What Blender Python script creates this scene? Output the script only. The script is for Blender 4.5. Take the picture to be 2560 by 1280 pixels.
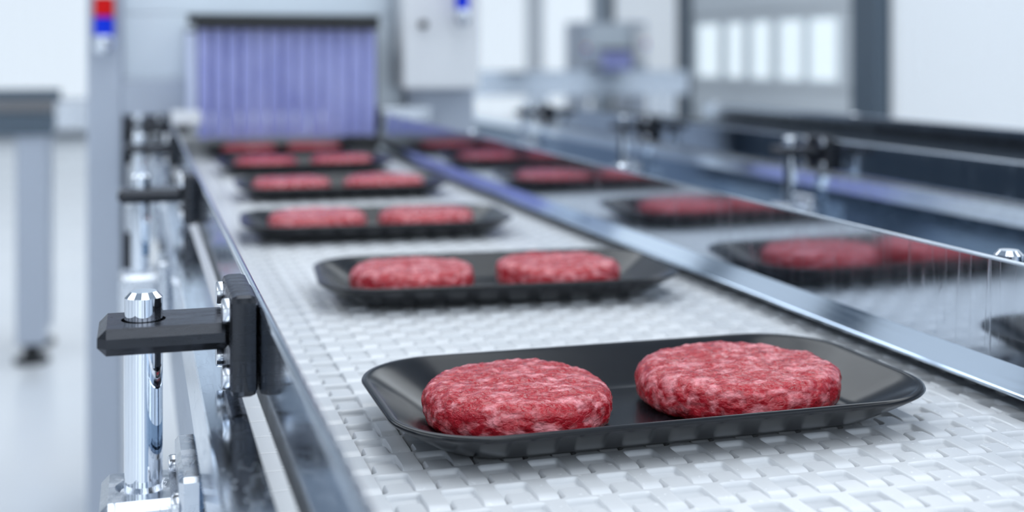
import bpy, bmesh, math, random
from mathutils import Vector, Matrix, noise
random.seed(7)
for o in list(bpy.data.objects): bpy.data.objects.remove(o)
SC = bpy.context.scene
COL = SC.collection
R = math.radians

# ------------------------------------------------------------------ camera, world, exposure
ZB = 0.90                       # height of the belt surface above the floor
F, U0, V0, CAMH = 3117.0, 1280.0, 139.0, 0.21     # focal length in px, principal column, horizon row
TH = math.atan((U0 - 343) / F)  # the camera looks this far to the right of the belt direction (+Y)
S_, C_ = math.sin(TH), math.cos(TH)
cam = bpy.data.cameras.new('camera')
cam.sensor_width = 36.0
cam.lens = F * 36.0 / 2560.0
cam.shift_y = -(640 - V0) / 2560.0
cam.clip_start = 0.02
cam.dof.use_dof = True
cam.dof.focus_distance = 0.67
cam.dof.aperture_fstop = 4.5
cam_o = bpy.data.objects.new('camera', cam)
COL.objects.link(cam_o)
cam_o.location = (0, 0, ZB + CAMH)
cam_o.rotation_euler = (R(90), 0, -TH)
SC.camera = cam_o

world = bpy.data.worlds.new('world')
SC.world = world
world.use_nodes = True
world.node_tree.nodes['Background'].inputs[0].default_value = (0.75, 0.87, 1.0, 1)
world.node_tree.nodes['Background'].inputs[1].default_value = 0.10

SC.view_settings.view_transform = 'Standard'
SC.view_settings.look = 'None'
SC.view_settings.gamma = 1.0
SC.view_settings.use_curve_mapping = False
SC.view_settings.exposure = 0.0

L_CEIL = 2.1        # ceiling light panels
L_WALL = 0.37       # daylight behind the translucent wall panes
L_BACK = 0.60      # the same on the back wall, raised to brighten it
L_FRONT = 1.0       # unseen panes behind the camera, glow raised as added fill light
L_WIN = 0.72         # daylight in the door windows

# ------------------------------------------------------------------ pixel helpers
def ray(u, v):
    a = (u - U0) / F
    return S_ + a * C_, C_ - a * S_, -(v - V0) / F
def py(u, v, Y):                # point of pixel (u,v) on the plane y = Y, z measured from the belt
    d = ray(u, v); t = Y / d[1]
    return t * d[0], CAMH + t * d[2]
def px(u, v, X):                # point of pixel (u,v) on the plane x = X
    d = ray(u, v); t = X / d[0]
    return t * d[1], CAMH + t * d[2]

# ------------------------------------------------------------------ materials
def new_mat(name):
    m = bpy.data.materials.new(name); m.use_nodes = True
    nt = m.node_tree
    return m, nt, nt.nodes['Principled BSDF']
def N(nt, typ, **kw):
    n = nt.nodes.new(typ)
    for k, v in kw.items():
        if k.startswith('i_'):
            n.inputs[k[2:].replace('_', ' ')].default_value = v
        else: setattr(n, k, v)
    return n
def ramp(nt, src, stops):
    r = N(nt, 'ShaderNodeValToRGB')
    e = r.color_ramp.elements
    while len(e) > 1: e.remove(e[-1])
    e[0].position, e[0].color = stops[0][0], stops[0][1]
    for p, c in stops[1:]:
        q = e.new(p); q.color = c
    nt.links.new(src, r.inputs[0])
    return r.outputs[0]
def g(v): return (v, v, v, 1)
def plain(name, col, rough=0.5, metal=0.0, spec=0.5, coat=0.0, bump=0.0, bscale=200.0):
    m, nt, b = new_mat(name)
    b.inputs['Base Color'].default_value = (*col, 1)
    b.inputs['Roughness'].default_value = rough
    b.inputs['Metallic'].default_value = metal
    b.inputs['Specular IOR Level'].default_value = spec
    b.inputs['Coat Weight'].default_value = coat
    tc = N(nt, 'ShaderNodeTexCoord')
    n = N(nt, 'ShaderNodeTexNoise', i_Scale=bscale, i_Detail=3.0)
    nt.links.new(tc.outputs['Object'], n.inputs['Vector'])
    mr = N(nt, 'ShaderNodeMapRange')
    mr.inputs['To Min'].default_value = rough * 0.85
    mr.inputs['To Max'].default_value = min(1, rough * 1.15)
    nt.links.new(n.outputs['Fac'], mr.inputs['Value'])
    nt.links.new(mr.outputs[0], b.inputs['Roughness'])
    if bump:
        bp = N(nt, 'ShaderNodeBump', i_Strength=bump, i_Distance=0.001)
        nt.links.new(n.outputs['Fac'], bp.inputs['Height'])
        nt.links.new(bp.outputs[0], b.inputs['Normal'])
    return m
def steel(name, col, rough, scale=(30, 30, 1.5), rvar=0.1, scratch=0.0, sscale=(120, 120, 4), smul=0.35):
    """metal with brushed roughness and thin scratches"""
    m, nt, b = new_mat(name)
    b.inputs['Metallic'].default_value = 1.0
    b.inputs['Base Color'].default_value = (*col, 1)
    tc = N(nt, 'ShaderNodeTexCoord')
    mp = N(nt, 'ShaderNodeMapping'); mp.inputs['Scale'].default_value = scale
    nt.links.new(tc.outputs['Object'], mp.inputs['Vector'])
    n = N(nt, 'ShaderNodeTexNoise', i_Scale=6.0, i_Detail=5.0, i_Roughness=0.6)
    nt.links.new(mp.outputs[0], n.inputs['Vector'])
    mr = N(nt, 'ShaderNodeMapRange')
    mr.inputs['From Min'].default_value = 0.3; mr.inputs['From Max'].default_value = 0.7
    mr.inputs['To Min'].default_value = max(0.0, rough - rvar); mr.inputs['To Max'].default_value = rough + rvar
    nt.links.new(n.outputs['Fac'], mr.inputs['Value'])
    out = mr.outputs[0]
    if scratch:
        mp2 = N(nt, 'ShaderNodeMapping'); mp2.inputs['Scale'].default_value = sscale
        mp2.inputs['Rotation'].default_value = (0.12, 0.05, 0.1)
        nt.links.new(tc.outputs['Object'], mp2.inputs['Vector'])
        n2 = N(nt, 'ShaderNodeTexNoise', i_Scale=1.0, i_Detail=2.0, i_Distortion=0.3)
        nt.links.new(mp2.outputs[0], n2.inputs['Vector'])
        lines = ramp(nt, n2.outputs['Fac'], [(0.0, g(0)), (0.492, g(0)), (0.5, g(1)), (0.508, g(0))])
        n3 = N(nt, 'ShaderNodeTexNoise', i_Scale=14.0, i_Detail=1.0)
        nt.links.new(tc.outputs['Object'], n3.inputs['Vector'])
        msk = ramp(nt, n3.outputs['Fac'], [(0.42, g(0)), (0.56, g(1))])
        mu = N(nt, 'ShaderNodeMath', operation='MULTIPLY')
        nt.links.new(lines, mu.inputs[0]); nt.links.new(msk, mu.inputs[1])
        mu2 = N(nt, 'ShaderNodeMath', operation='MULTIPLY_ADD')
        mu2.inputs[1].default_value = scratch
        nt.links.new(mu.outputs[0], mu2.inputs[0]); nt.links.new(out, mu2.inputs[2])
        out = mu2.outputs[0]
        bp = N(nt, 'ShaderNodeBump', i_Strength=smul, i_Distance=0.0003)
        nt.links.new(mu.outputs[0], bp.inputs['Height'])
        nt.links.new(bp.outputs[0], b.inputs['Normal'])
    nt.links.new(out, b.inputs['Roughness'])
    return m

M = {}
M['belt'] = plain('white_plastic', (0.82, 0.835, 0.86), 0.26, spec=0.7)
M['belt'].node_tree.nodes['Principled BSDF'].inputs['Subsurface Weight'].default_value = 0.0
M['tray'] = plain('black_tray_plastic', (0.007, 0.0085, 0.012), 0.21, spec=0.42, bump=0.0, bscale=60)
M['guard'] = steel('guard_steel', (0.56, 0.62, 0.70), 0.085, rvar=0.03, scratch=0.22, sscale=(70, 70, 4), smul=0.12)
M['frame'] = steel('frame_steel', (0.66, 0.72, 0.80), 0.15, scale=(40, 3, 40), rvar=0.06, scratch=0.25, sscale=(160, 60, 160), smul=0.3)
M['lip'] = steel('polished_strip', (0.74, 0.84, 0.96), 0.07, scale=(60, 2, 60), rvar=0.02)
M['flange'] = steel('flange_steel', (0.74, 0.81, 0.90), 0.12, scale=(40, 3, 40), rvar=0.05, scratch=0.2, sscale=(160, 60, 160), smul=0.2)  # frame steel made paler, brightness of the lit top put into its colour
M['side'] = steel('shaded_side_steel', (0.25, 0.34, 0.46), 0.13, scale=(40, 3, 40), rvar=0.04, scratch=0.2, sscale=(160, 60, 160), smul=0.2)  # frame steel made darker, shade of the side faces put into its colour
M['slate'] = plain('shaded_frame', (0.020, 0.035, 0.055), 0.35)  # shade of the gap between the lines put into the frame colour
M['chrome'] = plain('chrome', (0.82, 0.86, 0.92), 0.03, metal=1.0, bscale=40)
M['alu'] = steel('cast_aluminium', (0.72, 0.75, 0.80), 0.24, scale=(14, 14, 14), rvar=0.12, scratch=0.35, sscale=(80, 80, 25), smul=0.6)
M['bolt'] = plain('zinc_bolt', (0.74, 0.76, 0.80), 0.22, metal=1.0, bscale=300)
M['black'] = steel('blackened_steel', (0.045, 0.048, 0.055), 0.24, scale=(6, 30, 30), rvar=0.09, scratch=0.2, sscale=(20, 160, 160), smul=0.15)
M['black'].node_tree.nodes['Principled BSDF'].inputs['Metallic'].default_value = 0.75
M['black'].node_tree.nodes['Principled BSDF'].inputs['Specular Tint'].default_value = (0.8, 0.8, 0.85, 1)
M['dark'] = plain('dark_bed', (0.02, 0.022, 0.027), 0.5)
M['grey'] = plain('grey_paint', (0.47, 0.52, 0.61), 0.45)
M['panelmetal'] = plain('satin_panel', (0.66, 0.72, 0.78), 0.3, metal=0.25, bscale=6)
M['white'] = plain('white_enamel', (0.83, 0.85, 0.88), 0.35)
M['rubber'] = plain('black_rubber', (0.015, 0.017, 0.02), 0.5)
M['red'] = plain('red_lens', (0.70, 0.002, 0.003), 0.4, spec=0.2)
M['blue'] = plain('blue_lens', (0.001, 0.035, 0.75), 0.4, spec=0.2)
M['darkcol'] = plain('slate_paint', (0.09, 0.125, 0.165), 0.5)
M['darkcol2'] = plain('taupe_strip', (0.20, 0.20, 0.21), 0.5)
M['doorpaint'] = plain('pale_door_paint', (0.80, 0.84, 0.87), 0.5)
M['ceil'] = plain('ceiling_paint', (0.42, 0.47, 0.53), 0.7)

def floor_mat():
    m, nt, b = new_mat('epoxy_floor')
    tc = N(nt, 'ShaderNodeTexCoord')
    n = N(nt, 'ShaderNodeTexNoise', i_Scale=1.3, i_Detail=4.0)
    nt.links.new(tc.outputs['Object'], n.inputs['Vector'])
    c = ramp(nt, n.outputs['Fac'], [(0.3, (0.78, 0.82, 0.87, 1)), (0.7, (0.86, 0.88, 0.91, 1))])
    nt.links.new(c, b.inputs['Base Color'])
    r = ramp(nt, n.outputs['Fac'], [(0.3, g(0.12)), (0.7, g(0.22))])
    nt.links.new(r, b.inputs['Roughness'])
    return m
M['floor'] = floor_mat()

def glow(name, col, strength, rough=0.4):
    m, nt, b = new_mat(name)
    b.inputs['Base Color'].default_value = (0.55, 0.6, 0.65, 1)
    b.inputs['Roughness'].default_value = rough
    b.inputs['Emission Color'].default_value = (*col, 1)
    b.inputs['Emission Strength'].default_value = strength
    return m
M['daylight'] = glow('translucent_daylight_pane', (0.88, 0.94, 1.0), L_WALL)
M['daylight_back'] = glow('translucent_back_pane', (0.87, 0.94, 1.0), L_BACK)
M['fill_front'] = glow('front_fill_pane', (0.87, 0.94, 1.0), L_FRONT)  # unseen front panes, extra glow added to fill from behind the camera
M['window'] = glow('door_window_daylight', (0.82, 0.94, 1.0), L_WIN)
M['lamp'] = glow('lamp_diffuser', (0.93, 0.97, 1.0), L_CEIL)

def curtain_mat():
    m, nt, b = new_mat('violet_blue_pvc')
    b.inputs['Base Color'].default_value = (0.16, 0.20, 0.62, 1)
    b.inputs['Roughness'].default_value = 0.28
    b.inputs['Specular IOR Level'].default_value = 0.8
    b.inputs['Coat Weight'].default_value = 0.5
    b.inputs['Coat Roughness'].default_value = 0.25
    tc = N(nt, 'ShaderNodeTexCoord')
    n = N(nt, 'ShaderNodeTexNoise', i_Scale=12.0, i_Detail=2.0)
    nt.links.new(tc.outputs['Object'], n.inputs['Vector'])
    c = ramp(nt, n.outputs['Fac'], [(0.3, (0.30, 0.33, 0.72, 1)), (0.7, (0.40, 0.43, 0.82, 1))])
    nt.links.new(c, b.inputs['Base Color'])
    return m
M['curtain'] = curtain_mat()
M['lit_pvc'] = plain('lit_curtain_pvc', (0.66, 0.72, 0.93), 0.3)  # curtain colour made paler, as if lit

def meat_mat():
    m, nt, b = new_mat('ground_beef')
    tc = N(nt, 'ShaderNodeTexCoord')
    oi = N(nt, 'ShaderNodeObjectInfo')
    ad = N(nt, 'ShaderNodeVectorMath', operation='MULTIPLY_ADD')
    sc = N(nt, 'ShaderNodeCombineXYZ')
    nt.links.new(oi.outputs['Random'], sc.inputs[0]); nt.links.new(oi.outputs['Random'], sc.inputs[1])
    nt.links.new(tc.outputs['Object'], ad.inputs[0])
    ad.inputs[1].default_value = (1, 1, 1)
    nt.links.new(sc.outputs[0], ad.inputs[2])
    mp = N(nt, 'ShaderNodeMapping'); mp.inputs['Scale'].default_value = (0.75, 1.1, 1.3)
    nt.links.new(ad.outputs[0], mp.inputs['Vector'])
    big = N(nt, 'ShaderNodeTexNoise', i_Scale=120.0, i_Detail=2.5, i_Roughness=0.5, i_Distortion=0.45)
    nt.links.new(mp.outputs[0], big.inputs['Vector'])
    fine = N(nt, 'ShaderNodeTexNoise', i_Scale=420.0, i_Detail=2.0, i_Distortion=0.6)
    nt.links.new(mp.outputs[0], fine.inputs['Vector'])
    vor = N(nt, 'ShaderNodeTexVoronoi', i_Scale=170.0)
    nt.links.new(mp.outputs[0], vor.inputs['Vector'])
    fat = ramp(nt, big.outputs['Fac'], [(0.46, g(0)), (0.55, g(0.4)), (0.66, g(1))])
    mx = N(nt, 'ShaderNodeMix', data_type='RGBA')
    mx.inputs[6].default_value = (0.47, 0.012, 0.025, 1)
    mx.inputs[7].default_value = (0.84, 0.28, 0.31, 1)
    nt.links.new(fat, mx.inputs[0])
    lean = ramp(nt, fine.outputs['Fac'], [(0.35, (0.80, 0.70, 0.70, 1)), (0.6, (1.15, 1.15, 1.15, 1))])
    mu = N(nt, 'ShaderNodeMix', data_type='RGBA', blend_type='MULTIPLY')
    mu.inputs[0].default_value = 0.8
    nt.links.new(mx.outputs[2], mu.inputs[6]); nt.links.new(lean, mu.inputs[7])
    nt.links.new(mu.outputs[2], b.inputs['Base Color'])
    rr = ramp(nt, fine.outputs['Fac'], [(0.35, g(0.14)), (0.65, g(0.30))])
    nt.links.new(rr, b.inputs['Roughness'])
    b.inputs['Specular IOR Level'].default_value = 0.6
    b.inputs['Subsurface Weight'].default_value = 0.12
    b.inputs['Subsurface Radius'].default_value = (1.0, 0.3, 0.25)
    b.inputs['Subsurface Scale'].default_value = 0.002
    b1 = N(nt, 'ShaderNodeBump', i_Strength=0.55, i_Distance=0.0014)
    nt.links.new(fine.outputs['Fac'], b1.inputs['Height'])
    b2 = N(nt, 'ShaderNodeBump', i_Strength=0.5, i_Distance=0.0015, invert=True)
    nt.links.new(vor.outputs['Distance'], b2.inputs['Height'])
    nt.links.new(b1.outputs[0], b2.inputs['Normal'])
    nt.links.new(b2.outputs[0], b.inputs['Normal'])
    return m
M['meat'] = meat_mat()

# ------------------------------------------------------------------ object helpers
def tag(o, label=None, cat=None, group=None, kind=None):
    if label: o['label'] = label
    if cat: o['category'] = cat
    if group: o['group'] = group
    if kind: o['kind'] = kind
    return o
def thing(name, label, cat, loc=(0, 0, 0), group=None, rz=0.0):
    o = bpy.data.objects.new(name, None)
    o.empty_display_size = 0.05
    COL.objects.link(o); o.location = loc; o.rotation_euler = (0, 0, rz)
    return tag(o, label, cat, group)
def link(name, me, mat, parent=None, loc=(0, 0, 0)):
    if mat is not None and not me.materials: me.materials.append(mat)
    o = bpy.data.objects.new(name, me); COL.objects.link(o)
    o.location = loc
    if parent is not None: o.parent = parent
    return o
def mesh(name, bm, smooth=True, angle=35):
    bmesh.ops.recalc_face_normals(bm, faces=bm.faces[:])
    for f in bm.faces: f.smooth = smooth
    if smooth:
        for e in bm.edges:
            if len(e.link_faces) == 2:
                an = e.calc_face_angle(0)
                a1, a2 = (f.calc_area() for f in e.link_faces)
                if an > R(angle) or (an > .05 and max(a1, a2) > 5 * min(a1, a2)): e.smooth = False
    me = bpy.data.meshes.new(name); bm.to_mesh(me); bm.free()
    return me
def box(bm, x0, x1, y0, y1, z0, z1, bev=0.0, seg=2):
    vs = bmesh.ops.create_cube(bm, size=1.0)['verts']
    bmesh.ops.scale(bm, verts=vs, vec=(x1 - x0, y1 - y0, z1 - z0))
    bmesh.ops.translate(bm, verts=vs, vec=((x0 + x1) / 2, (y0 + y1) / 2, (z0 + z1) / 2))
    if bev:
        es = list({e for v in vs for e in v.link_edges})
        bmesh.ops.bevel(bm, geom=es, offset=bev, segments=seg, profile=0.5, affect='EDGES')
def cyl(bm, c, r, h, axis='Z', seg=32, bev=0.0, bseg=2, r2=None):
    """cylinder starting at c and going h along the axis"""
    rings = []
    prof = [(0, 0), (r, 0)]
    if bev: prof = [(0, 0), (r, 0)]
    pr = [(r, 0.0), (r if r2 is None else r2, h)]
    if bev:
        pr = [(r, 0.0), (r, h - bev)]
        for i in range(1, bseg + 1):
            a = i / bseg * math.pi / 2
            pr.append((r - bev * (1 - math.cos(a)), h - bev + bev * math.sin(a)))
    for (rr, hh) in pr:
        ring = []
        for i in range(seg):
            a = 2 * math.pi * i / seg
            p = (rr * math.cos(a), rr * math.sin(a), hh)
            if axis == 'X': p = (p[2], p[0], p[1])
            elif axis == 'Y': p = (p[0], p[2], p[1])
            ring.append(bm.verts.new((c[0] + p[0], c[1] + p[1], c[2] + p[2])))
        rings.append(ring)
    for a, b in zip(rings, rings[1:]):
        for i in range(seg):
            bm.faces.new((a[i], a[(i + 1) % seg], b[(i + 1) % seg], b[i]))
    bm.faces.new(rings[0][::-1]); bm.faces.new(rings[-1])
def mbox(name, mat, parent, x0, x1, y0, y1, z0, z1, bev=0.002, seg=2, loc=(0, 0, ZB)):
    bm = bmesh.new(); box(bm, x0, x1, y0, y1, z0, z1, bev, seg)
    return link(name, mesh(name, bm), mat, parent, loc)
def copy_tree(o, parent=None):
    c = o.copy(); COL.objects.link(c); c.parent = parent
    for ch in list(o.children): copy_tree(ch, c)
    return c

# ------------------------------------------------------------------ hall
HX0, HX1, HY0, HY1, HZ = -8.0, 7.0, -6.0, 18.0, 5.2
def struct(name, bm, mat, parent=None, smooth=True):
    o = link(name, mesh(name, bm, smooth), mat, parent)
    if parent is None: o['kind'] = 'structure'
    return o
bm = bmesh.new(); box(bm, HX0 - .3, HX1 + .3, HY0 - .3, HY1 + .3, -0.2, 0.0); struct('floor', bm, M['floor'])
bm = bmesh.new(); box(bm, HX0 - .3, HX1 + .3, HY0 - .3, HY1 + .3, HZ, HZ + .2); struct('ceiling', bm, M['ceil'])

def ribbed(bm, p0, p1, inward, z0, z1, pitch=0.19, depth=0.035):
    """corrugated sheet from p0 to p1 (plan points), ribs towards 'inward'"""
    p0, p1, n = Vector(p0), Vector(p1), Vector(inward)
    L = (p1 - p0).length; d = (p1 - p0) / L
    k = max(1, round(L / pitch)); pts = []
    for i in range(k):
        s = i * L / k; w = L / k
        for f, h in ((0, 0), (.38, 0), (.5, depth), (.88, depth)):
            pts.append(p0 + d * (s + f * w) + n * h)
    pts.append(p1.copy())
    lo = [bm.verts.new((p.x, p.y, z0)) for p in pts]; hi = [bm.verts.new((p.x, p.y, z1)) for p in pts]
    for i in range(len(pts) - 1): bm.faces.new((lo[i], lo[i + 1], hi[i + 1], hi[i]))

def wall(name, a, b, inward, gaps=()):
    """solid outer shell of a wall between plan points a and b"""
    bm = bmesh.new()
    a, b, n = Vector(a), Vector(b), Vector(inward)
    x0, x1 = sorted((a.x, b.x)); y0, y1 = sorted((a.y, b.y))
    if n.x: x0, x1 = (x0 - .25, x0 - .05) if n.x > 0 else (x0 + .05, x0 + .25)
    else: y0, y1 = (y0 - .25, y0 - .05) if n.y > 0 else (y0 + .05, y0 + .25)
    box(bm, x0, x1, y0, y1, 0, HZ)
    return struct(name, bm, M['ceil'])
w_back = wall('wall_back', (HX0, HY1), (HX1, HY1), (0, -1))
w_right = wall('wall_right', (HX1, HY0), (HX1, HY1), (-1, 0))
w_left = wall('wall_left', (HX0, HY0), (HX0, HY1), (1, 0))
w_front = wall('wall_front', (HX0, HY0), (HX1, HY0), (0, 1))

# translucent ribbed daylight panes, one per bay, with slate posts between the bays
wn = [0]
def pane(a, b, inward, z0=0.12, z1=4.4, mat='daylight'):
    wn[0] += 1
    a, b, n = Vector(a), Vector(b), Vector(inward)
    bm = bmesh.new(); ribbed(bm, a, b, n, z0, z1)
    o = struct('window_%d' % wn[0], bm, M[mat], smooth=False)
    bm = bmesh.new()
    lo, hi = (min(a.x, b.x), min(a.y, b.y)), (max(a.x, b.x), max(a.y, b.y))
    t = 0.05
    for zz in (z0, z1):
        box(bm, lo[0] - (t if n.x else 0), hi[0] + (t if n.x else 0), lo[1] - (t if n.y else 0), hi[1] + (t if n.y else 0), zz - .05, zz + .05)
    f = link('window_frame', mesh('window_frame', bm), M['white'], o)
    return o
tn = [0]
def column(x, y, sx, sy, mat):
    tn[0] += 1
    bm = bmesh.new(); box(bm, x - sx / 2, x + sx / 2, y - sy / 2, y + sy / 2, 0, HZ, .01, 1)
    return struct('trim_%d' % tn[0], bm, mat)

# right wall: door with five windows between two slate columns, bright panes on both sides
yA, _ = px(1702, 100, HX1); yB, _ = px(2155, 100, HX1)
CF = HX1 - .16
def colspan(u0, u1):
    ya, yb = px(u0, 100, CF)[0], px(u1, 100, CF)[0]
    return column(HX1 - .08, (ya + yb) / 2, .16, abs(ya - yb), M['darkcol']), min(ya, yb), max(ya, yb)
colA, cA0, cA1 = colspan(1690, 1722)
colB, cB0, cB1 = colspan(2126, 2190)
pane((HX1, cB0 - .02), (HX1, yB - 4.2), (-1, 0))
column(HX1 - .15, yB - 4.5, .3, .5, M['darkcol'])
pane((HX1, yB - 4.8), (HX1, yB - 9.0), (-1, 0))
column(HX1 - .15, yB - 9.3, .3, .5, M['darkcol'])
pane((HX1, yB - 9.6), (HX1, HY0 + .3), (-1, 0))
pane((HX1, HY1 - .2), (HX1, cA1 + .02), (-1, 0))
# back wall
xs = [HX0 + .2, -3.6, -.45, 1.2, 3.0, 5.75, HX1 - .2]
for i in range(len(xs) - 1):
    pane((xs[i] + .12, HY1), (xs[i + 1] - .12, HY1), (0, -1), mat='daylight_back')
for x in xs[1:-1]: column(x, HY1 - .1, .2, .2, M['white'])
# left and front walls
ys = [HY0 + .2, -2.0, 2.0, 6.0, 10.0, 14.0, HY1 - .2]
for i in range(len(ys) - 1): pane((HX0, ys[i] + .35), (HX0, ys[i + 1] - .35), (1, 0))
for y in ys[1:-1]: column(HX0 + .15, y, .3, .6, M['darkcol'])
xs = [HX0 + .2, -4.4, -0.8, 2.8, HX1 - .2]
for i in range(len(xs) - 1): pane((xs[i] + .35, HY0), (xs[i + 1] - .35, HY0), (0, 1), mat='fill_front')
for x in xs[1:-1]: column(x, HY0 + .15, .6, .3, M['darkcol'])

# sectional door in the right wall
bm = bmesh.new()
d0, d1 = cB1 - .01, cA0 + .01
zw1, zw0 = ZB + px(1745, 62, HX1 - .12)[1], ZB + px(1745, 190, HX1 - .12)[1]
door = None
zs = [0.0, 0.40, zw0 - .10, zw1 + .10, zw1 + .95, zw1 + 1.8]
bm = bmesh.new(); box(bm, HX1 - .06, HX1 - .02, d0, d1, 0, zs[-1])
door = struct('door_1', bm, M['doorpaint'])
uw = [(1742, 1798), (1815, 1858), (1876, 1926), (1946, 2006), (2022, 2092)]
def door_section(z0, z1, holes=()):
    b2 = bmesh.new()
    if not holes: box(b2, HX1 - .12, HX1 - .06, d0, d1, z0 + .01, z1 - .01, .01, 1)
    else:
        h = sorted(holes)
        box(b2, HX1 - .12, HX1 - .06, d0, d1, z0 + .01, zw0, .004, 1)
        box(b2, HX1 - .12, HX1 - .06, d0, d1, zw1, z1 - .01, .004, 1)
        e = [d0] + [q for p in h for q in p] + [d1]
        for i in range(0, len(e), 2): box(b2, HX1 - .12, HX1 - .06, e[i], e[i + 1], zw0, zw1, .004, 1)
    link('door_section', mesh('door_section', b2), M['doorpaint'], door)
holes = []
for ua, ub in uw:
    ya, yb = px(ua, 120, HX1 - .12)[0], px(ub, 120, HX1 - .12)[0]
    holes.append((min(ya, yb), max(ya, yb)))
for i in range(5): door_section(zs[i], zs[i + 1], holes if i == 2 else ())
for a, b in holes:
    mbox('window_pane', M['window'], door, HX1 - .09, HX1 - .07, a, b, zw0, zw1, 0, 1, (0, 0, 0))

# ceiling lights: panels over the lines, the last added to brighten the door
LAMPS = [(x, y) for x in (-3.4, 0.5, 4.4) for y in (-3.8, -1.0, 1.8, 4.6, 7.4)] + [(5.7, 9.6)]
for x, y in LAMPS:
    t = thing('ceiling_light', 'long rectangular ceiling light panel hung over the production hall', 'ceiling light', (x, y, HZ - .25), 'ceiling light panels')
    bm = bmesh.new(); box(bm, -1.04, 1.04, -1.34, 1.34, .03, .09, .01, 1); link('housing', mesh('housing', bm), M['white'], t)
    bm = bmesh.new(); box(bm, -1.0, 1.0, -1.3, 1.3, .01, .03, .004, 1); link('diffuser', mesh('diffuser', bm), M['lamp'], t)
    for yy in (-.9, .9):
        bm = bmesh.new(); cyl(bm, (0, yy, .09), .008, .16, seg=8)
        link('hanger', mesh('hanger', bm), M['bolt'], t)

# ------------------------------------------------------------------ conveyor
PITCH, COLP, X_SLIT, AW = 0.0298, 0.02667, 0.1142, 0.0116
Y_A0 = 0.7103                           # a knuckle end of one row
GX0, GX1 = 0.0565, 0.0610               # left guard (outer, inner face)
RX0, RX1 = 0.4960, 0.5000               # right guard
YS, YE = -0.45, 3.45                    # conveyor ends

def belt_row():
    """one hinged belt module across the full width: spine, front knuckles, back knuckles"""
    a0, s0, s1, b1, eb0, eb1 = 0.0, 0.0243, 0.0289, 0.0420, 0.0173, 0.0465
    gp, gs = 0.0007, 0.0001
    slits = [X_SLIT + i * COLP for i in range(16)]
    xl, xr = 0.0450, 0.5290
    # corner list, counter-clockwise; each edge carries its own rounding width
    P = []      # (x, y, corner radius); E[i] = edge from P[i] to P[i+1] -> rounding width
    E = []; TW = []
    def add(x, y, r, e): P.append((x, y, r)); E.append(e)
    add(xl, eb0, .001, .0012)
    for i, k in enumerate(slits):
        al, ar = k - AW + gs, k - gp
        add(al, eb0 if i == 0 else s0, .0020, .0010)      # down the left side of the front knuckle
        add(al, a0, .0018, .0085)                          # its rounded end
        add(ar, a0, .0012, .0007)                          # up its right side (the open slit)
        TW.append(len(P))
        add(ar, s0, .0026, .0020)                          # trough wall of the spine
    add(xr, s0, .003, .0060)
    add(xr, b1, .004, .0012)
    for i, k in reversed(list(enumerate(slits))):
        bl = k + gp
        add(bl, b1, .0014, .0014)
        add(bl, s1, .0040, .0014)
        br = (k - AW - gs)
        if i > 0:
            add(br, s1, .0022, .0022)
            add(br, b1, .0025, .0012)
        else:
            add(br, s1, .0022, .0020)
            add(br, eb1, .001, .0012)
    add(xl, eb1, .001, .0010)
    n = len(P); NS = 4
    H = 0.0031
    def ring(phi, ledge=0.0):
        oc, pts = 1 - math.cos(phi), []
        for i in range(n):
            x, y, r = P[i]
            pv, nx = P[i - 1], P[(i + 1) % n]
            d1 = Vector((x - pv[0], y - pv[1])).normalized(); d2 = Vector((nx[0] - x, nx[1] - y)).normalized()
            n1 = Vector((-d1.y, d1.x)); n2 = Vector((-d2.y, d2.x))        # inward normals (ccw)
            o1, o2 = E[i - 1] * oc, E[i] * oc
            if ledge and (i - 1) % n in TW: o1 -= ledge
            if ledge and i in TW: o2 -= ledge
            c = Vector((x, y)) + n1 * o1 + n2 * o2
            cross = d1.x * d2.y - d1.y * d2.x
            m = max(0, (o1 + o2) / 2)
            rr = max(r - m * .6, .0003) if cross > 0 else r + m * .6
            # fillet between the two offset edges
            st, en = c - d1 * rr, c + d2 * rr
            for k in range(NS + 1):
                t = k / NS
                pts.append(st * (1 - t) ** 2 + c * 2 * t * (1 - t) + en * t * t)
        return pts
    bm = bmesh.new(); rings = []
    K = 6
    pts = ring(0, .0112); rings.append([bm.verts.new((p.x, p.y, -.0105)) for p in pts])
    rings.append([bm.verts.new((p.x, p.y, -H - .0003)) for p in pts])
    for k in range(K + 1):
        phi = k / K * math.pi / 2
        pts = ring(phi)
        rings.append([bm.verts.new((p.x, p.y, -H * (1 - math.sin(phi)))) for p in pts])
    for a, b in zip(rings, rings[1:]):
        m = len(a)
        for i in range(m): bm.faces.new((a[i], a[(i + 1) % m], b[(i + 1) % m], b[i]))
    top = bm.faces.new(rings[-1]); bm.edges.ensure_lookup_table(); bot = bm.faces.new(rings[0][::-1])
    bm.normal_update()
    for f in bm.faces: f.smooth = True
    top.smooth = False; bot.smooth = False
    me = bpy.data.meshes.new('belt_module'); bm.to_mesh(me); bm.free()
    return me
BELT = belt_row()
BELT.materials.append(M['belt'])

def boolean_cut(me, cut):
    a = bpy.data.objects.new('tmp_a', me); b = bpy.data.objects.new('tmp_b', cut)
    COL.objects.link(a); COL.objects.link(b)
    md = a.modifiers.new('cut', 'BOOLEAN'); md.object = b; md.operation = 'DIFFERENCE'; md.solver = 'EXACT'
    dg = bpy.context.evaluated_depsgraph_get()
    out = bpy.data.meshes.new_from_object(a.evaluated_get(dg))
    bpy.data.objects.remove(a); bpy.data.objects.remove(b)
    for p in out.polygons: p.use_smooth = False
    return out

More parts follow.
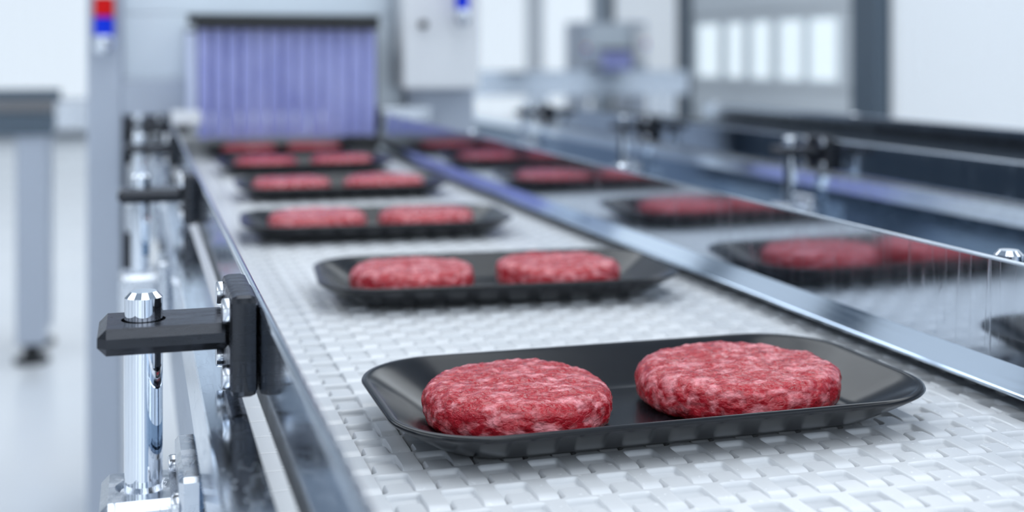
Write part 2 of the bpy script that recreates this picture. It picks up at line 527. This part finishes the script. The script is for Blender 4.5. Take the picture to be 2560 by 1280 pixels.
PR = 0.0093                              # post radius
def bracket_meshes():
    """built around Y = 0, left side of the conveyor; z from the belt"""
    D = {}
    # black arm with the post hole
    bm = bmesh.new(); box(bm, -.0185, .0455, -.024, .024, .0655, .0785, .0042, 1)
    arm = mesh('clamp_arm', bm, False)
    cb = bmesh.new()
    cyl(cb, (.003, 0, .05), .0108, .04, seg=48)
    cut = mesh('c', cb, False)
    arm = boolean_cut(arm, cut)
    D['arm'] = arm
    bm = bmesh.new(); box(bm, .0430, .0562, -.035, .035, .0440, .0935, .0035, 2)
    D['plate'] = mesh('clamp_plate', bm, True, 40)
    bm = bmesh.new(); cyl(bm, (0, 0, 0), .0062, .0035, 'X', 24, .0012, 2)
    cyl(bm, (-.0001, 0, 0), .0030, .0002, 'X', 6)
    for v in bm.verts: v.co.x = -v.co.x
    D['bolt'] = mesh('bolt', bm)
    bm = bmesh.new(); cyl(bm, (.003, 0, -.045), PR, .1375, seg=64, bev=.0028, bseg=1)
    D['post'] = mesh('post', bm)
    # aluminium foot block with hole and the plate that bolts it to the frame
    bm = bmesh.new(); box(bm, -.0175, .0195, -.026, .026, -.050, -.0045, .0040, 1)
    blk = mesh('foot_block', bm, False)
    cb = bmesh.new(); cyl(cb, (.003, 0, -.012), .0112, .02, seg=48)
    cyl(cb, (.003, 0, -.0070), .0112, .004, seg=48, r2=.0150)
    D['block'] = boolean_cut(blk, mesh('c', cb, False))
    bm = bmesh.new(); box(bm, .0190, .0306, -.037, .037, -.062, .0088, .0022, 1)
    D['foot_plate'] = mesh('foot_plate', bm, False)
    return D
BK = bracket_meshes()
def mirrored(me, cx):
    m2 = me.copy(); b2 = bmesh.new(); b2.from_mesh(m2)
    for v in b2.verts: v.co.x = 2 * cx - v.co.x
    bmesh.ops.reverse_faces(b2, faces=b2.faces[:]); b2.to_mesh(m2); b2.free()
    return m2
BKR = {k: mirrored(v, 0.0) for k, v in BK.items()}
bm = bmesh.new(); box(bm, -.0152, -.0112, -.035, .035, .0520, .0850, .001, 1); BKR['plate'] = mesh('clamp_plate', bm, True, 40)
bm = bmesh.new(); box(bm, -.0110, .0185, -.024, .024, .0655, .0785, .0030, 1)
cb = bmesh.new(); cyl(cb, (0, 0, .05), .0098, .04, seg=48)
BKR['arm'] = boolean_cut(mesh('clamp_arm', bm, False), mesh('c', cb, False))
bm = bmesh.new(); cyl(bm, (0, 0, .0405), .0088, .0495, seg=48, bev=.0028, bseg=1); BKR['post'] = mesh('post', bm)
bm = bmesh.new(); box(bm, -.0110, .0195, -.026, .026, .0402, .0500, .0020, 1)
cb = bmesh.new(); cyl(cb, (0, 0, .030), .0092, .05, seg=48)
BKR['block'] = boolean_cut(mesh('foot_block', bm, False), mesh('c', cb, False))
Y_BR = [0.649, 1.294, 1.940, 2.585]

def add_bracket(root, y, left):
    D = BK if left else BKR
    ox = 0.0 if left else GX0 + RX1 + .0003
    if not left: ox = 0.5155
    L = lambda dx=0, dy=0, dz=0: (ox + dx, y + dy, ZB + dz)
    pl = link('clamp_plate', D['plate'], M['black'], root, L())
    s = 1 if left else -1
    for dy in (-.024, .024):
        for dz in (.0525, .0850):
            if left: link('bolt', D['bolt'], M['bolt'], pl, (.0430, dy, dz))
            elif dz < .08: link('bolt', D['bolt'], M['bolt'], pl, (-.0112, dy * 1.22, .0640))
    link('clamp_arm', D['arm'], M['black'], root, L())
    dx = 0 if left else -.0085
    link('post', D['post'], M['chrome'], root, L())
    link('foot_block', D['block'], M['alu'], root, L())
    if left:
        fp = link('foot_plate', D['foot_plate'], M['alu'], root, L())
        for dy in (-.030, .030):
            for dz in (-.006,): link('bolt', D['bolt'], M['bolt'], fp, (.0190, dy, dz))

def guard_mesh(x0, x1, z0, z1, inner, y0, y1):
    """sheet guard with a rounded top and, on the inner side, a flange folded in and down"""
    t = x1 - x0; xm = (x0 + x1) / 2
    sgn = 1 if inner > 0 else -1
    prof = []
    fo = x1 if sgn > 0 else x0           # inner face
    ou = x0 if sgn > 0 else x1
    prof.append((ou, z0)); prof.append((ou, z1 - t / 2))
    for k in range(1, 8):
        a = k / 8 * math.pi
        prof.append((xm - sgn * math.cos(a) * t / 2, z1 - t / 2 + math.sin(a) * t / 2))
    prof.append((fo, z1 - t / 2)); prof.append((fo, z0 + .001))
    prof.append((fo, z0))
    bm = bmesh.new()
    a = [bm.verts.new((x, y0, z)) for x, z in prof]; b = [bm.verts.new((x, y1, z)) for x, z in prof]
    n = len(prof)
    for i in range(n): bm.faces.new((a[i], a[(i + 1) % n], b[(i + 1) % n], b[i]))
    bm.faces.new(a); bm.faces.new(b[::-1])
    return mesh('guard_panel', bm, True, 30)

def lip_mesh(fo, z0, sgn, y0, y1):
    """polished strip folded in and down from the foot of the guard, with a small hem"""
    a_, b_ = (fo + sgn * .0002, z0 + .0006), (fo + sgn * .0052, z0 - .0138)
    prof = [a_, b_, (b_[0] + sgn * .0016, b_[1] - .0004), (b_[0] + sgn * .0019, b_[1] - .0014), (b_[0] + sgn * .0012, b_[1] - .0024), (b_[0] - sgn * .0010, b_[1] - .0022), (a_[0] - sgn * .0012, a_[1] - .0015)]
    bm = bmesh.new()
    a = [bm.verts.new((x, y0, z)) for x, z in prof]; b = [bm.verts.new((x, y1, z)) for x, z in prof]
    n = len(prof)
    for i in range(n): bm.faces.new((a[i], a[(i + 1) % n], b[(i + 1) % n], b[i]))
    bm.faces.new(a); bm.faces.new(b[::-1])
    return mesh('guard_lip', bm, True, 30)

def make_conveyor(label):
    root = thing('conveyor', label, 'conveyor', (0, 0, 0), 'parallel conveyor lines')
    # sheet guards
    link('guard_panel', guard_mesh(GX0, GX1, .0430, .0890, 1, YS, 2.62), M['guard'], root, (0, 0, ZB))
    link('guard_panel', guard_mesh(RX0, RX1, .0270, .0885, -1, YS, 2.62), M['guard'], root, (0, 0, ZB))
    mbox('edge_strip', M['rubber'], root, .0337, .0445, YS, YE, -.0112, .0370, 0)  # added black strip, makes the right guard reflect dark
    link('guard_lip', lip_mesh(RX0, .0270, -1, YS, 2.62), M['lip'], root, (0, 0, ZB))
    # frame: side plate with folded top flange, on both sides
    for x0, x1, fx0, fx1 in ((.0308, .0335, .0308, .0500), (.5330, .5355, .5004, .5355)):
        left = x0 < .2
        mbox('side_frame', M['side' if left else 'slate'], root, x0, x1, YS, YE, -.090, .0374, .0008, 1)  # right side coloured dark so the next line's guard reflects shade
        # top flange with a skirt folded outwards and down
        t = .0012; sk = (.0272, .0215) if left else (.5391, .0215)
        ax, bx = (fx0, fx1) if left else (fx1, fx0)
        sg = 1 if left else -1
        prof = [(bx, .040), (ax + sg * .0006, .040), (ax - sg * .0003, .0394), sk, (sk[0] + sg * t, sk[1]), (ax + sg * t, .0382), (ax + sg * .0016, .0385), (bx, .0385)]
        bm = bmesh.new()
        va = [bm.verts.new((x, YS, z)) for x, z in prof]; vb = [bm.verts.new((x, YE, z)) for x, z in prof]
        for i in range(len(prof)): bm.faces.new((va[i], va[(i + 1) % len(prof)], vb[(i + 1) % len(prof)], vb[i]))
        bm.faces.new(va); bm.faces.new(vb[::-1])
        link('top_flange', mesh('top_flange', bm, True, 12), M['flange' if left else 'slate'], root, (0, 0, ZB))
    mbox('slider_bed', M['dark'], root, .0335, .5330, YS, YE, -.022, -.0115, 0)
    for y in (0.1, 1.55, 3.0):
        mbox('cross_member', M['frame'], root, .0335, .5330, y - .02, y + .02, -.085, -.03, .002)
    # legs with adjustable feet
    for y in (0.1, 1.55, 3.0):
        for x in (.15, .385):
            lg = mbox('leg', M['frame'], root, x - .022, x + .022, y - .022, y + .022, -.84, -.0855, .003)
            bm = bmesh.new(); cyl(bm, (x, y, -ZB), .03, .012, seg=24, bev=.004); cyl(bm, (x, y, -ZB + .012), .008, .05, seg=12)
            link('foot', mesh('foot', bm), M['rubber'], lg, (0, 0, 0))
    # belt
    for y in (YS + .02, YE - .02):
        bm = bmesh.new(); cyl(bm, (.036, y, -.040), .026, .494, 'X', 32)
        link('drum', mesh('drum', bm), M['bolt'], root, (0, 0, ZB))
    belt = mbox('belt', M['belt'], root, .045, .529, YS + .02, YE - .02, -.0760, -.0665, .001)
    belt['label'] = 'white modular plastic belt'
    y = Y_A0 - PITCH * math.floor((Y_A0 - YS - .02) / PITCH)
    while y + .05 < YE:
        link('belt_module', BELT, None, belt, (0, y, 0)); y += PITCH
    for y in Y_BR:
        add_bracket(root, y, True); add_bracket(root, y, False)
    return root
conv = make_conveyor('white belt conveyor in front, carrying the trays of patties between mirror guards')
c2 = copy_tree(conv)
c2['label'] = 'empty second conveyor with dark steel guards running behind the mirror guard'
c2.location = (.902, .319, 0)
# the second line runs a dark belt: nothing white shows in its guards
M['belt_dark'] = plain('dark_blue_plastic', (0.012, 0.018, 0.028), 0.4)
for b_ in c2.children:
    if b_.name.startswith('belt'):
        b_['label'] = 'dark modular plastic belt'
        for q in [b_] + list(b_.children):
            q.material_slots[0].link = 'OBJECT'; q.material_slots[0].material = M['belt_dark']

# light entry plates where the guards end at the tunnel
mbox('guide_block', M['white'], conv, .0613, .1150, 2.40, 2.47, .080, .105, .003)
mbox('guide_block', M['alu'], conv, .5003, .612, 2.640, 2.69, .068, .100, .003)

# ------------------------------------------------------------------ trays
def tray_mesh():
    a, b, rad = .1540, .0850, .050
    ins_ = .033
    prof = [(.060, .0030), (.037, .0030), (.0340, .0032), (.031, .0040), (.028, .0054), (.020, .0105), (.010, .0166), (.005, .0198), (.0022, .0215),
            (.0006, .0222), (-.0010, .0223), (-.0022, .0217), (-.0026, .0207), (-.0020, .0197), (.000, .0182), (.010, .0115), (.020, .0052), (.026, .0020), (.030, .0007), (.034, .0001), (.038, .0)]
    def ring(i):
        A, B = a - i, b - i
        r = max(rad - i * .55, .012)
        r = min(r, B - .001)
        pts = []
        for cx, cy, s in ((A - r, B - r, 0), (-(A - r), B - r, 90), (-(A - r), -(B - r), 180), (A - r, -(B - r), 270)):
            for k in range(15):
                an = R(s + k * 6 + 3)
                pts.append((cx + r * math.cos(an), cy + r * math.sin(an)))
        # subdivide the straight runs
        out = []
        n = len(pts)
        for k in range(n):
            out.append(pts[k])
            if k % 15 == 14:
                p, q = pts[k], pts[(k + 1) % n]
                for t in range(1, 10): out.append((p[0] + (q[0] - p[0]) * t / 10, p[1] + (q[1] - p[1]) * t / 10))
        return out
    bm = bmesh.new(); rings = []
    for i, z in prof:
        # long sides are very slightly bowed
        rings.append([bm.verts.new((x, y, z)) for x, y in ring(i)])
    for p, q in zip(rings, rings[1:]):
        n = len(p)
        for i in range(n): bm.faces.new((p[i], p[(i + 1) % n], q[(i + 1) % n], q[i]))
    bm.faces.new(rings[0]); bm.faces.new(rings[-1][::-1])
    me = mesh('tray', bm, True, 60)
    return me
TRAY = tray_mesh()
TRAY.materials.append(M['tray'])

def patty_mesh(seed, rad, h, hi):
    """ground meat disc: rounded side, lumpy surface"""
    off = Vector((seed * 3.7, seed * 1.9, seed * .77))
    NA = 220 if hi else 72
    NR = 46 if hi else 16
    NSd = 34 if hi else 12
    prof = []
    e = .0135                                     # side rounding
    for k in range(1, NR + 1): prof.append(((rad - e) * k / NR, h, 0, 1))
    for k in range(1, NSd + 1):
        t = k / NSd * math.pi
        # super-ellipse side
        c, s = math.cos(t), math.sin(t)
        pr = (abs(s) ** .8); pz = (1 if c > 0 else -1) * abs(c) ** .8
        prof.append((rad - e + e * pr, h / 2 + h / 2 * pz, s, c))
    bm = bmesh.new()
    def disp(p, nr, nz, an):
        q = p + off
        d = noise.noise(q * 55) * .0011 + noise.noise(q * 150) * .0009
        if hi: d += noise.noise(q * 330) * .00055 + abs(noise.noise(q * 210)) * .0006
        big = 1 + .018 * noise.noise(Vector((math.cos(an) * 1.3, math.sin(an) * 1.3, seed)))
        lift = noise.noise(q * 18) * .0016 if p.z > h * .3 else 0
        v = Vector((p.x * big, p.y * big, p.z + lift))
        n = Vector((math.cos(an) * nr, math.sin(an) * nr, nz))
        v += n * d
        if nz < -.2: v.z = max(v.z, 0)
        return v
    c0 = bm.verts.new(disp(Vector((0, 0, h)), 0, 1, 0))
    rings = []
    for r_, z_, nr, nz in prof:
        ring = []
        for i in range(NA):
            an = 2 * math.pi * i / NA
            ring.append(bm.verts.new(disp(Vector((r_ * math.cos(an), r_ * math.sin(an), z_)), nr, nz, an)))
        rings.append(ring)
    for i in range(NA): bm.faces.new((c0, rings[0][i], rings[0][(i + 1) % NA]))
    for p, q in zip(rings, rings[1:]):
        for i in range(NA): bm.faces.new((p[i], q[i], q[(i + 1) % NA], p[(i + 1) % NA]))
    bm.faces.new(rings[-1][::-1])
    for f in bm.faces: f.smooth = True
    bmesh.ops.recalc_face_normals(bm, faces=bm.faces[:])
    me = bpy.data.meshes.new('patty'); bm.to_mesh(me); bm.free()
    me.materials.append(M['meat'])
    return me

PLO = [patty_mesh(11 + i, .056, .0235, False) for i in range(4)]
ordn = ['nearest', 'second', 'third', 'fourth', 'fifth', 'sixth']
# tray centre x, y, rotation, patties (dx, dy, radius)
TR = [
    (.2806, .6745, 0.0, ((-.0750, .000, .0540), (.0633, .002, .0602))),
    (.3030, 1.0650, -5.0, ((-.0730, .000, .0545), (.0590, .004, .0555))),
    (.2690, 1.4550, -4.0, ((-.0680, .000, .0570), (.0600, .000, .0565))),
    (.2930, 1.8700, -1.0, ((-.0730, .000, .0570), (.0670, .004, .0610))),
    (.2890, 2.2700, 0.0, ((-.0680, .000, .0560), (.0690, .000, .0560))),
    (.2820, 2.6100, 0.0, ((-.0620, .000, .0560), (.0700, .000, .0560))),
]
place = ['at the front of the belt', 'just behind the front tray', 'midway along the belt', 'fourth from the camera', 'fifth from the camera, near the curtain', 'under the blue curtain']
for i, (x, y, rz, ps) in enumerate(TR):
    o = link('food_tray', TRAY, None, None, (x, y, ZB + .0004)); o.rotation_euler = (0, 0, R(rz))
    tag(o, 'shallow black plastic tray with two patties, ' + place[i], 'tray', 'black food trays on the belt')
    for j, (dx, dy, r) in enumerate(ps):
        c, s = math.cos(R(rz)), math.sin(R(rz))
        if i == 0: me = patty_mesh(1 + j * 3, r, .0235, True)
        elif i == 1: me = patty_mesh(5 + j * 3, r, .0235, True) if j == 0 else patty_mesh(9, r, .0235, True)
        else: me = PLO[(i + 2 * j) % 4]
        p = link('burger_patty', me, None, None, (x + dx * c - dy * s, y + dx * s + dy * c, ZB + .0034))
        if i > 1: p.scale = (r / .056, r / .056, 1)
        p.rotation_euler = (0, 0, 0 if i < 2 else i * 1.3 + j)
        tag(p, 'raw red patty on the %s of the tray %s' % (('left', 'right')[j], place[i]), 'patty', 'raw burger patties')

# ------------------------------------------------------------------ inspection tunnel with strip curtain
def make_portal(label):
    root = thing('inspection_tunnel', label, 'machine', (.3, 2.75, 0), 'inspection tunnels')
    LO = (-.3, -2.75, ZB)
    def B(name, mat, x0, x1, y0, y1, z0, z1, bev=.003, parent=None, seg=2):
        return mbox(name, M[mat], parent or root, x0, x1, y0, y1, z0, z1, bev, seg, LO if parent is None else (0, 0, 0))
    YF = 2.72                                     # front plane
    TOP = .62
    B('side_column', 'grey', -.100, -.030, YF, 3.35, -ZB, TOP, .006)
    B('side_column', 'grey', .575, .730, YF, 3.35, -ZB, TOP, .006)
    # front: lower beam beside the opening, upper panel set back
    B('front_beam', 'grey', -.030, .104, YF + .001, YF + .05, .085, .158, .004)
    B('front_panel', 'panelmetal', -.030, .575, YF + .045, YF + .075, .300, TOP - .02, .003)
    B('front_panel', 'panelmetal', -.030, .104, YF + .046, YF + .075, .1585, .2995, .003)
    B('front_panel', 'panelmetal', .497, .575, YF + .046, YF + .075, .0855, .2995, .003)
    B('shade_panel', 'dark', .497, .575, YF + .050, YF + .075, .0415, .0850, 0)  # dark sheets stand in for the shade inside the openings
    B('shade_panel', 'dark', -.030, .0245, YF + .060, YF + .075, -.320, .0845, 0)
    B('shade_panel', 'dark', .0245, .104, YF + .060, YF + .075, .0415, .0845, 0)
    B('top_cover', 'grey', -.030, .575, YF + .08, 3.35, TOP - .02, TOP, .003)
    # dark tunnel walls behind the curtain
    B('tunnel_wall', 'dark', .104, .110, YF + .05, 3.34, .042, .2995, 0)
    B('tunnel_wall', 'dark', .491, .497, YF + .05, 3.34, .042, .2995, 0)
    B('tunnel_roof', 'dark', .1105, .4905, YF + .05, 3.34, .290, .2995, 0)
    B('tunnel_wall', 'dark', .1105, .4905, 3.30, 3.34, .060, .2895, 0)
    # hood around the curtain
    YC = 2.62
    B('curtain_rail', 'rubber', .112, .487, YC - .034, YC + .006, .2640, .2935, .003)
    B('hood_cheek', 'lit_pvc', .0985, .1150, YC - .004, YF + .045, .086, .258, .002)  # curtain flap with its lit look put into the colour
    B('hood_cheek', 'rubber', .4865, .492, YC + .02, YF + .045, .060, .262, .001)
    B('hood_roof', 'panelmetal', .098, .492, YC + .007, YF + .045, .264, .275, .001)
    n = 13
    x0, x1 = .1175, .4855
    w = (x1 - x0) / n
    for i in range(n):
        bm = bmesh.new()
        cx = x0 + (i + .5) * w
        rng = random.Random(i)
        tw = R(rng.uniform(-9, 4)); bow = rng.uniform(.004, .008)
        K, Jn = 8, 10
        zt, zb = .2705, .041 + rng.uniform(-.002, .002)
        grid = []
        for side in (0, 1):
            g_ = []
            for j in range(Jn + 1):
                z = zt + (zb - zt) * j / Jn
                row = []
                for k in range(K + 1):
                    f = k / K - .5
                    xx = f * w * .90
                    yy = -bow * (1 - 4 * f * f) + (.0018 if side else 0) + .006 * (1 - abs(j / Jn - .5) * 2) * math.sin(i * 2.1) * .4
                    t = tw * min(1, j / Jn * 2)
                    row.append(bm.verts.new((cx + xx * math.cos(t), YC + yy + xx * math.sin(t), z)))
                g_.append(row)
            grid.append(g_)
        for side, g_ in enumerate(grid):
            for j in range(Jn):
                for k in range(K): bm.faces.new((g_[j][k], g_[j][k + 1], g_[j + 1][k + 1], g_[j + 1][k]))
        a, b = grid
        for j in range(Jn):
            bm.faces.new((a[j][0], a[j + 1][0], b[j + 1][0], b[j][0])); bm.faces.new((a[j][K], a[j + 1][K], b[j + 1][K], b[j][K]))
        for k in range(K):
            bm.faces.new((a[0][k], a[0][k + 1], b[0][k + 1], b[0][k])); bm.faces.new((a[Jn][k], a[Jn][k + 1], b[Jn][k + 1], b[Jn][k]))
        link('curtain_strip', mesh('curtain_strip', bm, True, 50), M['curtain'], root, LO)
    # control box with knob
    cb = B('control_box', 'white', .548, .722, YF - .08, YF - .001, .1365, .56, .008)
    kx, kz = py(1056, 61, YF - .08)
    bm = bmesh.new(); cyl(bm, (kx, YF - .0805, kz), .0085, -.018, 'Y', 24)
    link('knob', mesh('knob', bm), M['rubber'], cb)
    # stacked signal lamps
    def lamp(u, vs, cols, vball, yl, diam, par):
        x, z0 = py(u, vball[1], yl); _, z1 = py(u, vball[0], yl)
        r = diam / 2
        bm = bmesh.new()
        # chrome dome base
        prof = [(0.004, 0), (r * .55, .003), (r * .85, .010), (r, .020), (r, z1 - z0)]
        rr = []
        for a_, h_ in prof: rr.append([bm.verts.new((x + a_ * math.cos(2 * math.pi * i / 24), yl + a_ * math.sin(2 * math.pi * i / 24), z0 + h_)) for i in range(24)])
        for p, q in zip(rr, rr[1:]):
            for i in range(24): bm.faces.new((p[i], p[(i + 1) % 24], q[(i + 1) % 24], q[i]))
        bm.faces.new(rr[0][::-1]); bm.faces.new(rr[-1])
        box(bm, x - .006, x + .006, yl + r * .5, par, z0 + .014, z0 + .026)
        st = link('signal_lamp', mesh('signal_lamp', bm), M['chrome'], root, LO)
        z = z1
        for c_, v in zip(cols, vs):
            z2 = py(u, v, yl)[1]
            b2 = bmesh.new(); cyl(b2, (x, yl, z + .0003), r * .88, z2 - z - .0006, seg=24, bev=.003)
            link('lamp_segment', mesh('lamp_segment', b2), M[c_], st, (0, 0, 0)); z = z2
        return st
    lamp(260, (42, -8, -60), ('blue', 'red', 'white'), (90, 138), YF - .035, .046, YF)
    lamp(1156, (-30, -80), ('blue', 'red'), (24, 68), YF - .125, .034, YF - .08)
    return root
portal = make_portal('grey inspection tunnel with violet blue strip curtain at the end of the front conveyor')
p2 = copy_tree(portal)
cx2 = 15.0 * (S_ + (1540 - U0) / F * C_); cy2 = 15.0 * (C_ - (1540 - U0) / F * S_)
p2.location = (cx2, cy2 + .1, 0)
p2['label'] = 'small far-off grey inspection tunnel with blue curtain beside the pale back wall'

# far crosswise conveyor in front of the second tunnel
ft = thing('conveyor', 'pale far-off conveyor crossing in front of the distant tunnel', 'conveyor', (cx2 - 1.5, cy2 - 1.6, 0))
mbox('bed', M['frame'], ft, -2.6, 1.6, -.24, .24, -.20, -.02, .004)
for s in (-.25, .25): mbox('guard_panel', M['guard'], ft, -2.6, 1.6, s - .004, s + .004, -.019, .05, .001)
for x in (-2.4, 0, 1.4):
    for y in (-.18, .18): mbox('leg', M['frame'], ft, x - .04, x + .04, y - .03, y + .03, -ZB, -.2005, .004)

# ------------------------------------------------------------------ crosswise conveyor at the left, in the distance
cr = thing('conveyor', 'blue grey crosswise conveyor on a thick leg beyond the left column', 'conveyor', (-1.6, 4.9, 0))
LO = (1.6, -4.9, ZB)
XE = -.285
def cb_(name, mat, x0, x1, y0, y1, z0, z1, bev=.003): return mbox(name, M[mat], cr, x0, x1, y0, y1, z0, z1, bev, 2, LO)
cb_('side_frame', 'darkcol', -3.4, XE, 4.76, 4.775, -.075, .006)
cb_('side_frame', 'frame', -3.4, XE, 5.185, 5.20, -.075, .006)
cb_('slider_bed', 'dark', -3.4, XE - .02, 4.776, 5.184, -.03, .004, 0)
cb_('belt', 'belt', -3.4, XE - .01, 4.79, 5.17, .006, .016)
cb_('edge_strip', 'darkcol2', -3.4, XE, 4.755, 4.78, .012, .050)
cb_('guard_panel', 'darkcol', -3.4, XE, 4.765, 4.775, .052, .080)
cb_('guard_panel', 'darkcol', -3.4, XE, 5.185, 5.195, .012, .080)
bm = bmesh.new(); cyl(bm, (XE + .03, 4.80, -.02), .028, .36, 'Y', 32, .004); link('end_roller', mesh('end_roller', bm), M['alu'], cr, LO)
cb_('roller_bracket', 'alu', XE + .001, XE + .13, 4.775, 4.787, -.055, .045)
cb_('roller_bracket', 'alu', XE + .001, XE + .13, 5.173, 5.184, -.055, .045)
for lx in (-.365, -2.9):
    for ly in (4.83, 5.13):
        lg = cb_('leg', 'grey', lx - .052, lx + .052, ly - .05, ly + .05, -.83, -.0305, .006)
        bm = bmesh.new(); cyl(bm, (lx, ly, -ZB), .062, .018, seg=28, bev=.006); cyl(bm, (lx, ly, -ZB + .018), .03, .06, seg=20)
        link('foot', mesh('foot', bm), M['rubber'], lg, (0, 0, 0))
